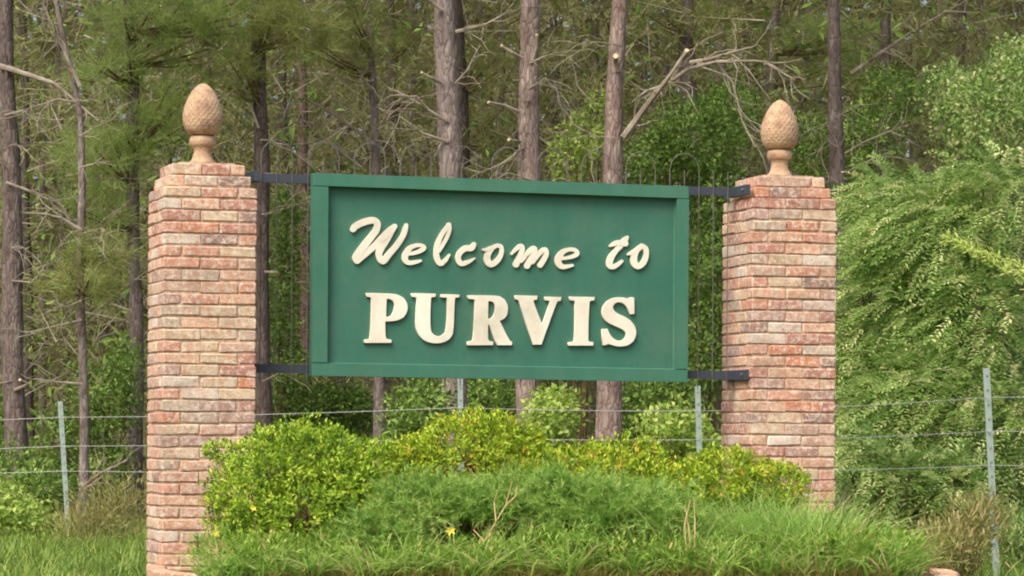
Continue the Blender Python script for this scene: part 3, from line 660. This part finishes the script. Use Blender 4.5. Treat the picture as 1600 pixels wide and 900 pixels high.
def pine(label, pts, Y, tint, clumps=(), dead=(), stubs=(), crown=1., height=14, group='pines in the woods', ndl='needle', sides=12, name='pine_tree', nrand=5):
    base_px = interp_path(pts, 680 + EYE * F / Y)[0]; b = at(base_px, 680 + EYE * F / Y, Y); root = empty(name, (b.x, Y, 0), label, 'tree', group)
    P, R = [], []; nz = 46; zs = np.linspace(-.15, height, nz); ph = random.uniform(0, 9)
    for z in zs:
        py = 680 - (z - EYE) / Y * F; x, w = interp_path(pts, max(py, -400)); px = x if py > -400 else x; r = max(w, 6) * Y / F / 2
        if z > 6: r *= max(.2, 1 - (z - 6) / (height - 6) * .8)
        if z < .5: r *= 1 + (.5 - z) * .35
        p = at(px, min(py, 1e9), Y); P.append(Vector((p.x + .012 * math.sin(z * 2.3 + ph), Y + .012 * math.cos(z * 1.7 + ph), z))); R.append(r * (1 + .05 * math.sin(z * 7 + ph)))
    mb = MB(); mb.tube(P, R, sides); me = mb.mesh('trunk', True)
    for v in me.vertices:                                   # knobbly bark
        ax = P[min(v.index // sides, nz - 1)]; d = (v.co - ax); d.z = 0; v.co += d * random.uniform(-.09, .09)
    o = link('trunk', me, root, M['bark']); o.color = (*tint, 1)
    def branch(pl, r0, nm='dead_branch', mat=None, sub=True, cut=False, YY=None):
        mb = MB(); y0 = YY or Y; pp = [at(x, y, y0 - .12 - .1 * i * random.uniform(.2, 1)) for i, (x, y) in enumerate(pl)]
        n = len(pp); mb.tube(pp, [r0 * (1 - .75 * i / max(n - 1, 1)) if not cut else r0 * (1 - .25 * i / max(n - 1, 1)) for i in range(n)], 6)
        if sub:
            for i in range(1, n):
                for _ in range(2 if r0 > .03 else 3):
                    a = pp[i - 1].lerp(pp[i], random.random()); dr = (pp[i] - pp[i - 1]).normalized() + Vector((random.uniform(-.8, .8), random.uniform(-.5, .5), random.uniform(-.8, .7))); l = random.uniform(.08, .42); q = [a]; dr.normalize()
                    for _k in range(4):
                        dr = (dr + Vector((random.uniform(-.45, .45), random.uniform(-.3, .3), random.uniform(-.5, .35)))).normalized(); q.append(q[-1] + dr * l / 3)
                    mb.tube(q, [min(r0 * .36, .007), min(r0 * .3, .006), .0045, .0035, .002], 4)
        br = mb.build(nm, mat or M['twig'], root)
        if cut:
            e = pp[-1]; d = (pp[-1] - pp[-2]).normalized(); c = MB(); c.tube([e - d * .004, e + d * .012], r0 * .82, 8); c.build('cut_end', M['cut'], br)
    for pl, r0 in dead: branch(pl, r0)
    for pl, r0 in stubs: branch(pl, r0, 'branch_stub', sub=False, cut=True)
    for _ in range(nrand):                                  # small dead limbs low on the trunk
        py = random.uniform(30, 620); x, w = interp_path(pts, py); s = random.choice((-1, 1)); l = random.uniform(18, 75) * 33 / Y
        branch([(x, py), (x + s * l * .5, py - l * random.uniform(-.1, .4)), (x + s * l, py - l * random.uniform(-.5, .7))], random.uniform(.006, .012))
    parts = []
    if crown > 0:                                           # live crown above the frame
        zc = max(EYE + 720 / F * Y, 6.8); nt_ = int(150 * crown); ang = rng.uniform(0, 2 * PI, nt_); zz = rng.uniform(zc, height + .6, nt_); rad = (1.0 + 1.9 * np.clip((height + 1 - zz) / (height - zc + 1), 0, 1)) * rng.random(nt_) ** .6
        tx = P[-1].x; C = np.stack([tx + np.cos(ang) * rad, Y + np.sin(ang) * rad, zz], 1); D = nrm(np.stack([np.cos(ang), np.sin(ang), np.full(nt_, .5)], 1)); parts.append(tuft_cloud(C, D, 26, .34, .03, rng.normal(.45, .15, nt_)))
        mb = MB()
        for k in range(14):
            z = zc + (height - zc) * k / 14; a = random.uniform(0, 2 * PI); i = min(int((z + .15) / (height + .15) * (nz - 1)), nz - 1); p0 = P[i]; l = 1.0 + 1.6 * (1 - k / 14)
            mb.tube([p0, p0 + Vector((math.cos(a) * l * .5, math.sin(a) * l * .5, .25)), p0 + Vector((math.cos(a) * l, math.sin(a) * l, .75))], [.04, .028, .01], 5)
        mb.build('limb', M['twig'], root)
    for (px, py, rx, ry, n, tn) in clumps:
        m = Y / F; c = np.array(at(px, py, Y - .25)); C = c + rand_dir(n) * (rng.random((n, 1)) ** .4) * np.array([rx * m, .5, ry * m]); D = nrm((C - c) * [1, 1, 1.] + [0, 0, .35 * ry * m]); parts.append(tuft_cloud(C, D, 24, .21, .0085, rng.normal(tn, .14, n)))
        mb = MB(); xt, _ = interp_path(pts, py + ry * .7); p0 = at(xt, py + ry * .7, Y)
        for k in range(7):
            q = Vector(C[k % n]); mb.tube([p0, p0.lerp(q, .5) + Vector((0, 0, -.04)), q], [.018, .013, .006], 5)
        mb.build('limb', M['stem'], root)
    if parts:
        v, f, t = join(parts); link('crown', np_mesh('crown', v, f, t), root, M[ndl])
    return root
G1, G2, G3, G4 = (.97, 1.0, 1.02), (.73, .74, .75), (.5, .5, .5), (1.04, 1.08, 1.11)
pine('brown pine at the far left edge, cut off by the picture border', [(8, 0, 24), (17, 300, 30), (23, 650, 36)], 34, G2,
     dead=[([(0, 103), (45, 117), (85, 130), (120, 160), (155, 190)], .03), ([(10, 285), (45, 298), (75, 312), (100, 322)], .016), ([(8, 180), (35, 172), (60, 190)], .012)],
     stubs=[([(22, 610), (45, 600), (32, 594)], .02)])
pine('slim grey young pine between the left border and the left pillar', [(100, 60, 8), (124, 180, 9), (127, 300, 12), (128, 500, 13), (131, 760, 16)], 33, G1, crown=.5, height=9,
     dead=[([(125, 135), (100, 80), (85, 50), (69, 8)], .022), ([(120, 160), (90, 155), (60, 165), (20, 178)], .014), ([(127, 360), (95, 340), (52, 332)], .022), ([(127, 470), (105, 480), (82, 470)], .014), ([(128, 500), (85, 510), (40, 520)], .012), ([(130, 760), (155, 740), (200, 718)], .018), ([(131, 765), (160, 745), (170, 735)], .02), ([(128, 600), (90, 597), (60, 592)], .016)],
     clumps=[(130, 432, 70, 40, 46, .5), (155, 395, 50, 30, 26, .45)])
pine('pine with shaggy green needle clumps just left of the left finial', [(201, 0, 16), (207, 150, 19), (212, 500, 22), (213, 760, 26)], 36, G2,
     clumps=[(215, 35, 85, 42, 70, .55), (165, 105, 62, 34, 50, .75), (165, 250, 75, 55, 90, .6), (215, 205, 60, 34, 44, .5), (150, 330, 60, 40, 30, .35), (300, 60, 60, 60, 60, .45), (345, 25, 60, 40, 46, .5), (275, 185, 40, 70, 40, .55)], ndl='needle2',
     dead=[([(207, 35), (175, 38), (140, 20), (85, 0)], .024), ([(340, 75), (300, 55), (210, 60)], .014), ([(210, 280), (240, 283), (165, 275)], .01)])
pine('dark brown pine rising right beside the left brick pillar', [(404, 0, 22), (408, 300, 24), (411, 660, 28)], 36, G3, stubs=[([(414, 425), (432, 425)], .016)],
     clumps=[(470, 45, 75, 50, 70, .6), (420, 25, 50, 35, 40, .6), (370, 120, 40, 60, 36, .35)], dead=[([(404, 200), (380, 130), (330, 90), (290, 70)], .014)])
pine('slim tan pine with long bare dead limbs left of the middle trunks', [(577, 0, 10), (583, 150, 13), (587, 300, 14), (592, 690, 21)], 37, G1, crown=.7, height=11,
     dead=[([(582, 225), (560, 205), (520, 178), (480, 155), (456, 154)], .024), ([(578, 235), (565, 190), (545, 170), (515, 165)], .016), ([(565, 262), (535, 240), (500, 212), (488, 190)], .02), ([(580, 140), (560, 110), (545, 85)], .014), ([(455, 155), (440, 190), (410, 212)], .014), ([(588, 220), (605, 222), (622, 222)], .012), ([(585, 125), (560, 130), (530, 120), (505, 100)], .012), ([(470, 200), (500, 190), (530, 225), (520, 255)], .008), ([(480, 140), (500, 118), (470, 128)], .009)],
     clumps=[(560, 40, 70, 50, 46, .4), (530, 90, 60, 36, 26, .3)])
pine('dark slender pine standing close behind the slim tan pine', [(608, 0, 18), (612, 120, 20), (616, 690, 24)], 47, G3, crown=.8, clumps=[(640, 60, 40, 50, 24, .4), (660, 140, 30, 40, 14, .4)])
pine('stout grey pine rising behind the middle of the sign, the thickest trunk', [(696, 0, 32), (702, 250, 38), (706, 650, 42)], 33, G4,
     dead=[([(700, 222), (660, 208), (625, 182)], .02), ([(698, 190), (670, 172), (650, 150), (624, 152)], .02), ([(650, 172), (635, 170), (622, 172)], .012), ([(712, 130), (730, 110), (750, 70)], .014), ([(712, 50), (760, 38), (800, 15)], .022)],
     stubs=[([(690, 130), (675, 122), (659, 114)], .018), ([(690, 15), (675, 4), (660, -4)], .02)])
pine('dark pine trunk tucked close behind the thickest grey pine', [(713, 0, 22), (722, 260, 26), (724, 690, 30)], 41, G3, crown=.8, clumps=[(765, 110, 40, 50, 24, .4), (770, 200, 36, 40, 16, .4)])
pine('pale pinkish pine with cut branch stubs right of the thickest trunk', [(827, 0, 30), (828, 270, 36), (825, 690, 38)], 33, (1.12, 1.09, 1.07),
     stubs=[([(815, 90), (800, 82), (784, 72)], .02), ([(812, 175), (790, 165), (764, 160)], .018), ([(812, 222), (806, 220), (796, 218)], .02), ([(832, 95), (838, 75), (839, 55)], .022)],
     dead=[([(818, 230), (800, 245), (780, 258), (750, 270)], .016)])
pine('reddish pine with a long broken limb reaching right above the sign', [(967, 0, 25), (962, 150, 28), (959, 270, 30), (953, 690, 44)], 31, (1.08, 1.03, 1.0),
     dead=[([(974, 215), (1010, 165), (1045, 120), (1072, 82)], .036), ([(1050, 125), (1075, 108), (1120, 96), (1180, 95), (1225, 100)], .022), ([(1078, 98), (1110, 92), (1130, 85), (1180, 72)], .022), ([(1035, 135), (1010, 142), (992, 155)], .018), ([(1045, 128), (1070, 130), (1085, 138)], .012), ([(1195, 97), (1225, 115), (1242, 125)], .013), ([(1120, 98), (1145, 130), (1160, 190), (1180, 230)], .014)],
     stubs=[([(966, 110), (962, 95), (962, 88)], .03), ([(1050, 118), (1066, 92), (1073, 80)], .03)])
pine('brown pine right of the reddish one, its lower trunk hidden by green leaves', [(1072, 0, 24), (1077, 130, 28), (1082, 690, 34)], 42, G2, clumps=[(1110, 50, 50, 40, 30, .5), (1040, 30, 40, 35, 22, .45)])
pine('thin grey pine rising behind the right finial', [(1211, 0, 15), (1206, 160, 18), (1204, 690, 22)], 44, G1, clumps=[(1275, 62, 60, 34, 70, .8), (1340, 62, 55, 32, 60, .8), (1300, 115, 70, 26, 30, .6)], ndl='needle2')
pine('twin stemmed looking brown pine just right of the right pillar', [(1303, 80, 20), (1310, 300, 27), (1316, 700, 30)], 37, G2, crown=.8,
     dead=[([(1320, 240), (1350, 222), (1390, 205), (1420, 195)], .014), ([(1325, 268), (1360, 250), (1395, 235)], .01)])
pine('brown pine with a leaning dead limb right of the right pillar, above the feathery shrub', [(1386, 0, 17), (1380, 200, 20), (1376, 690, 24)], 43, G2,
     dead=[([(1330, 115), (1380, 80), (1440, 40), (1520, -5)], .03), ([(1395, 138), (1450, 112), (1500, 92)], .018)])
pine('dark pine deep in the woods at the upper right', [(1500, 0, 22), (1497, 200, 24), (1494, 690, 26)], 50, G3, clumps=[(1540, 70, 60, 50, 34, .5), (1450, 40, 50, 50, 26, .5), (1480, 120, 40, 40, 20, .6)])
pine('dark thin pine left of the reddish broken limb pine', [(932, 0, 15), (928, 230, 16), (925, 690, 20)], 54, G3, clumps=[(890, 70, 50, 60, 26, .4), (940, 150, 40, 40, 16, .4)])
pine('grey leaning pine deep in the woods above the right end of the sign', [(1125, 0, 18), (1128, 180, 22), (1120, 690, 26)], 50, G2)
pine('dark pine between the broken limb and the right finial', [(1168, 0, 22), (1174, 210, 24), (1178, 690, 28)], 55, G3, clumps=[(1160, 40, 50, 40, 26, .6), (1220, 100, 40, 30, 18, .6)])
pine('dark pine close behind the far left trunk', [(36, 0, 13), (40, 300, 14), (46, 690, 18)], 48, G3)
pine('purplish pine seen in the gap between left pillar and sign, nearer the sign', [(470, 0, 12), (474, 300, 17), (480, 690, 20)], 46, (.86, .74, .76))
pine('dim pine seen in the gap between left pillar and sign, nearer the pillar', [(440, 0, 12), (444, 300, 15), (447, 690, 18)], 51, G3)
pine('thin dark pine at the upper right corner', [(1566, 0, 12), (1563, 180, 13), (1560, 690, 18)], 54, G3)
BG = [(66, 'a little right of the far left trunk'), (96, 'just left of the slim grey young pine'), (160, 'midway between the slim grey pine and the left pillar'), (262, 'just left of the left finial'), (330, 'rising from behind the left finial'), (372, 'between the left finial and the dark pine beside the pillar'),
    (528, 'above the left end of the sign, left of the slim tan pine'), (646, 'above the word Welcome, left of the thickest trunk'), (668, 'nearest the left side of the thickest trunk'), (752, 'right of the thickest trunk and its dark neighbour'), (780, 'just left of the pale pinkish pine'), (868, 'just right of the pale pinkish pine'),
    (898, 'midway between the pale pinkish pine and the reddish pine'), (1010, 'just right of the reddish pine, crossed by its broken limb'), (1042, 'just left of the brown pine, under the broken limb'), (1250, 'just right of the right finial'), (1345, 'between the two brown pines right of the right pillar'), (1425, 'above the feathery shrub, well left of the upper right dark pine'),
    (1458, 'next on the left to the dark pine at the upper right'), (1532, 'between the two dark pines at the upper right corner'), (1590, 'at the right border of the picture')]
for x, wh in BG:
    Y = random.uniform(52, 64); w = random.uniform(9, 16); pine('slim distant pine ' + wh, [(x + random.uniform(-8, 8), 0, w), (x, 300, w + 1), (x + random.uniform(-6, 6), 690, w + 4)], Y, random.choice((G3, G2, G2)), crown=.5, group='slim distant pines deep in the woods', nrand=3, sides=8, height=16)

# ------------------------------------------------------------------ understorey shrubs beyond the fence
US = 'leafy shrubs at the foot of the pines'
def us(label, lobes, mat='under', dens=1., L=.06, W_=.034, spread=.12, group=US, name='shrub', cat='shrub', r0=.012, shell=.45):
    area = sum(l[3] * l[4] for l in lobes) * (np.mean([l[2] for l in lobes]) / 30) ** 2
    return shrub(name, label, cat, lobes, M[mat], int(area * .085 * dens), 8, L, W_, spread, group, upbias=.15, shell=shell, nst=10, r0=r0)
us('leafy green shrub in front of the slim grey pine, behind the left fence post', [(165, 630, 35, 55, 75, .6), (195, 580, 35, 34, 50, .5), (95, 690, 35, 45, 50, .6), (160, 735, 34.8, 60, 40, .5)], 'under', .45)
us('leafy green shrub at the left border around the foot of the brown pine', [(20, 735, 33, 50, 40, .6), (60, 765, 32, 55, 40, .6), (-20, 670, 35.5, 45, 60, .7)], 'under', .6)
us('bright green shrub low at the left border, nearest the picture corner', [(30, 825, 26, 62, 38, .6), (-30, 800, 26, 60, 50, .6)], 'yellowgreen', 1.3)
us('thin green shrub in the gap left of the sign', [(445, 350, 38, 26, 70, .5), (440, 480, 38, 28, 90, .6), (450, 580, 38, 40, 45, .6)], dens=.55)
us('dark green shrub showing below the left end of the sign', [(470, 635, 38.5, 75, 45, .7), (540, 645, 39, 50, 45, .6)], dens=.9)
us('leafy green shrub right of the slim tan pine under the sign', [(665, 640, 31, 50, 55, .6), (630, 670, 31, 30, 30, .5)], 'under', .8)
us('deep green shrub behind the thickest pine under the sign', [(765, 640, 35, 60, 55, .7)], dens=1.)
us('yellow green young shrub under the letters V and I', [(862, 650, 28, 38, 44, .5), (855, 690, 28, 40, 30, .5)], 'yellowgreen', 1.3)
us('deep green shrub right of the reddish pine under the sign', [(1030, 625, 34, 65, 50, .7), (1005, 680, 34, 40, 30, .5)])
us('yellow green shrub just left of the fence post beside the right pillar', [(1050, 668, 27, 52, 34, .5), (1085, 700, 27, 50, 26, .4)], 'yellowgreen', 1.2)
us('tall leafy young tree behind the right end of the sign', [(1085, 225, 37, 85, 75, .9), (1020, 250, 37, 60, 45, .8), (1120, 330, 37, 60, 80, .9), (1110, 440, 36, 55, 90, .9), (1105, 560, 36, 55, 60, .9), (1140, 180, 38, 50, 50, .8)], dens=.6, name='young_tree', cat='tree', r0=.025, group='young broadleaf trees')
us('sparse yellowish sapling between the two reddish pines above the sign', [(915, 215, 35, 45, 40, .5), (890, 255, 35, 40, 35, .5), (940, 180, 35, 26, 34, .4)], 'yellowgreen', .32, name='sapling', cat='tree', r0=.014, group='young broadleaf trees')
us('leafy tree at the right border above the feathery shrub', [(1540, 190, 36, 90, 80, 1.), (1480, 140, 37, 60, 40, .8), (1590, 120, 37, 60, 70, .8)], 'privet', dens=.5, name='young_tree', cat='tree', r0=.03, group='young broadleaf trees')
us('small leafy tree behind the right pillar and brown pine', [(1345, 220, 40, 60, 60, .8), (1270, 230, 41, 40, 60, .8), (1395, 150, 41, 50, 50, .8)], dens=.5, name='young_tree', cat='tree', r0=.02, group='young broadleaf trees')

def feathery(label, lobes, nf, mat, droop_dir, L=.3, K=18, group='feathery shrubs at the right', gz=0.):
    Y = np.mean([l[2] for l in lobes]); x = at(np.mean([l[0] for l in lobes]), 700, Y).x; root = empty('feathery_shrub', (x, Y, gz), label, 'shrub', group)
    P, O = lobes_pts(lobes, nf, .5); d = nrm(O * .6 + np.array(droop_dir) + rand_dir(nf) * .45); Ls = L * rng.uniform(.6, 1.3, nf); tt = (np.arange(K) + .5) / K
    ax = P[:, None, :] + d[:, None, :] * (Ls[:, None] * tt)[..., None] + np.array([0, 0, -.35]) * (Ls[:, None] * tt[None] ** 2)[..., None]
    sd = nrm(np.cross(d, np.array([0, 0, 1.]) + rand_dir(nf) * .5)); sg = np.where(np.arange(K) % 2 == 0, 1., -1.)
    ld = nrm(sd[:, None, :] * sg[None, :, None] + d[:, None, :] * .7 + rng.normal(size=(nf, K, 3)) * .25); n = nf * K
    tone = np.clip(np.repeat(rng.normal(.5, .24, nf), K) + rng.normal(0, .13, n), 0, 1); up = nrm(np.cross(d, sd) * -1 + [0, 0, .4]); up = np.repeat(up * np.sign(up[:, 2:3] + 1e-6), K, 0)
    v, f, t = leaves(ax.reshape(-1, 3), ld.reshape(-1, 3), up, rng.uniform(.038, .066, n), rng.uniform(.015, .025, n), tone); link('foliage', np_mesh('foliage', v, f, t), root, M[mat])
    mb = MB(); stems(mb, (x, Y, gz - .05), lobes, 16, .025); mb.build('stem', M['stem'], root); return root
fs1 = feathery('large pale green feathery shrub filling the right side behind the fence', [(1450, 380, 27, 105, 110, 1.), (1390, 330, 28, 70, 60, .8), (1540, 330, 27, 80, 90, .9), (1390, 500, 27, 75, 110, .9), (1520, 520, 26.5, 90, 120, 1.), (1450, 640, 26, 120, 100, 1.), (1560, 680, 26, 80, 110, .9), (1350, 620, 27, 50, 100, .8)], 5600, 'privet', (-.45, -.2, -.25))
# pale flower spray on it
n = 420; a0, a1 = np.array(at(1478, 372, 25.8)), np.array(at(1625, 440, 25.6)); tt = rng.random((n, 1)); b = a0 + (a1 - a0) * tt + rng.normal(size=(n, 3)) * [.03, .05, .035] * (.4 + tt)
v, f, t = leaves(b, nrm(np.array([-.6, -.1, .5]) + rand_dir(n) * .7), rand_dir(n) * .5 + [0, -.5, .8], rng.uniform(.04, .075, n), rng.uniform(.014, .022, n), rng.uniform(.65, 1, n)); o = link('flower_spray', np_mesh('flower_spray', v, f, t), fs1, M['yellowgreen']); o['label'] = 'pale yellow spray arching out at the right border'; o['kind'] = 'stuff'
feathery('low feathery shrub beside the foot of the right pillar', [(1350, 720, 23, 50, 50, .5), (1400, 750, 23, 50, 40, .5), (1480, 760, 23, 60, 50, .5)], 520, 'privet', (-.3, -.3, 0), .2, 14)
shrub('weed_clump', 'brownish olive weeds in front of the right fence post', 'weeds', [(1490, 850, 19.2, 75, 52, .5), (1430, 872, 19.0, 50, 34, .4), (1530, 815, 19.3, 50, 50, .4)], M['weed'], 420, 6, .06, .013, .09, 'weeds beyond the bed', upbias=1., nst=40, r0=.004, shell=.2)
shrub('weed_clump', 'grey green weeds at the right border behind the fence post', 'weeds', [(1590, 850, 21.5, 60, 55, .5)], M['privet'], 420, 7, .05, .014, .08, 'weeds beyond the bed', upbias=1., nst=18, r0=.004, shell=.2)
shrub('weed_clump', 'wispy olive weeds between the left fence post and the left pillar', 'weeds', [(180, 800, 25, 70, 60, .6), (130, 835, 25, 70, 40, .5)], M['weed'], 330, 6, .07, .011, .16, 'weeds beyond the bed', upbias=1., nst=40, r0=.004, shell=.15)

# rough grass left and right of the bed
gs = []
for k in range(150):
    Y = random.uniform(18.8, 30); px = random.uniform(-60, 240); gs.append((px, 680 + (EYE - .0) * F / Y, Y, 40, .3, 130, random.uniform(35, 75)))
for k in range(60):
    Y = random.uniform(19.5, 28); px = random.uniform(1400, 1660); gs.append((px, 680 + (EYE - .0) * F / Y, Y, 40, .3, 120, random.uniform(35, 70)))
for k in range(60):
    Y = random.uniform(20, 30); px = random.uniform(240, 1400); gs.append((px, 680 + (EYE - .0) * F / Y, Y, 50, .3, 90, random.uniform(40, 70)))
grass('rough_grass', gs, M['lawn'], .009, (.5, 1.1), .5, .5, kind='stuff')

# ------------------------------------------------------------------ far woods, one mass
def far_woods():
    n = 70000; Y = rng.uniform(60, 100, n); X = rng.uniform(-.2, .2, n) * Y * 1.2; Z = rng.random(n) * (4 + .17 * Y)
    b = np.stack([X, Y, Z], 1); d = rand_dir(n); cl = .5 + .25 * np.sin(X * 1.1 + Z * .6) * np.sin(Z * .9 + Y * .3 + 1)
    v, f, t = leaves(b, d, rand_dir(n), rng.uniform(.3, .75, n), rng.uniform(.12, .3, n), np.clip(cl + rng.normal(0, .2, n), 0, 1))
    tag(link('far_woods', np_mesh('far_woods', v, f, t), None, M['far']), kind='stuff')
    m = 7000; Y = rng.uniform(38, 60, m); X = rng.uniform(-.19, .19, m) * Y * 1.1; Z = rng.random(m) ** .9 * 9; b = np.stack([X, Y, Z], 1); d = rand_dir(m) * [1, 1, .8] + [0, 0, .2]
    v, f, t = needles(b, d, rng.uniform(.4, 1.4, m), rng.uniform(.01, .024, m), rng.uniform(0, .6, m)); tag(link('dead_brush', np_mesh('dead_brush', v, f, t), None, M['twig']), kind='stuff')
    # hanging needle sprays and leafy scraps between the trunks, too many and too small to tell apart
    k = 26000; Y = rng.uniform(40, 60, k); X = rng.uniform(-.18, .18, k) * Y * 1.1; Z = rng.random(k) ** .85 * 10.5
    cl = .5 + .3 * np.sin(X * 1.7 + Z * .8 + Y * .5) * np.sin(Z * 1.3 + X - Y * .3); keep = (cl > .5) | (rng.random(k) < .15); C = np.stack([X, Y, Z], 1)[keep]; k = len(C)
    D = nrm(rand_dir(k) + [0, 0, .3]); v, f, t = tuft_cloud(C, D, 14, .26, .02, np.clip(cl[keep] + rng.normal(0, .12, k), 0, 1)); tag(link('needle_sprays', np_mesh('needle_sprays', v, f, t), None, M['farneedle']), kind='stuff')
    k = 16000; Y = rng.uniform(38, 60, k); X = rng.uniform(-.18, .18, k) * Y * 1.1; Z = rng.random(k) ** 1.3 * 9; b = np.stack([X, Y, Z], 1); cl = .5 + .3 * np.sin(X * 1.7 + Z * .8) * np.sin(Z * 1.3 + X); keep = cl > .45; b = b[keep]; k = len(b)
    v, f, t = leaves(b, rand_dir(k), rand_dir(k), rng.uniform(.1, .22, k), rng.uniform(.04, .08, k), np.clip(cl[keep] + rng.normal(0, .2, k), 0, 1)); tag(link('understorey_leaves', np_mesh('understorey_leaves', v, f, t), None, M['under']), kind='stuff')
far_woods()
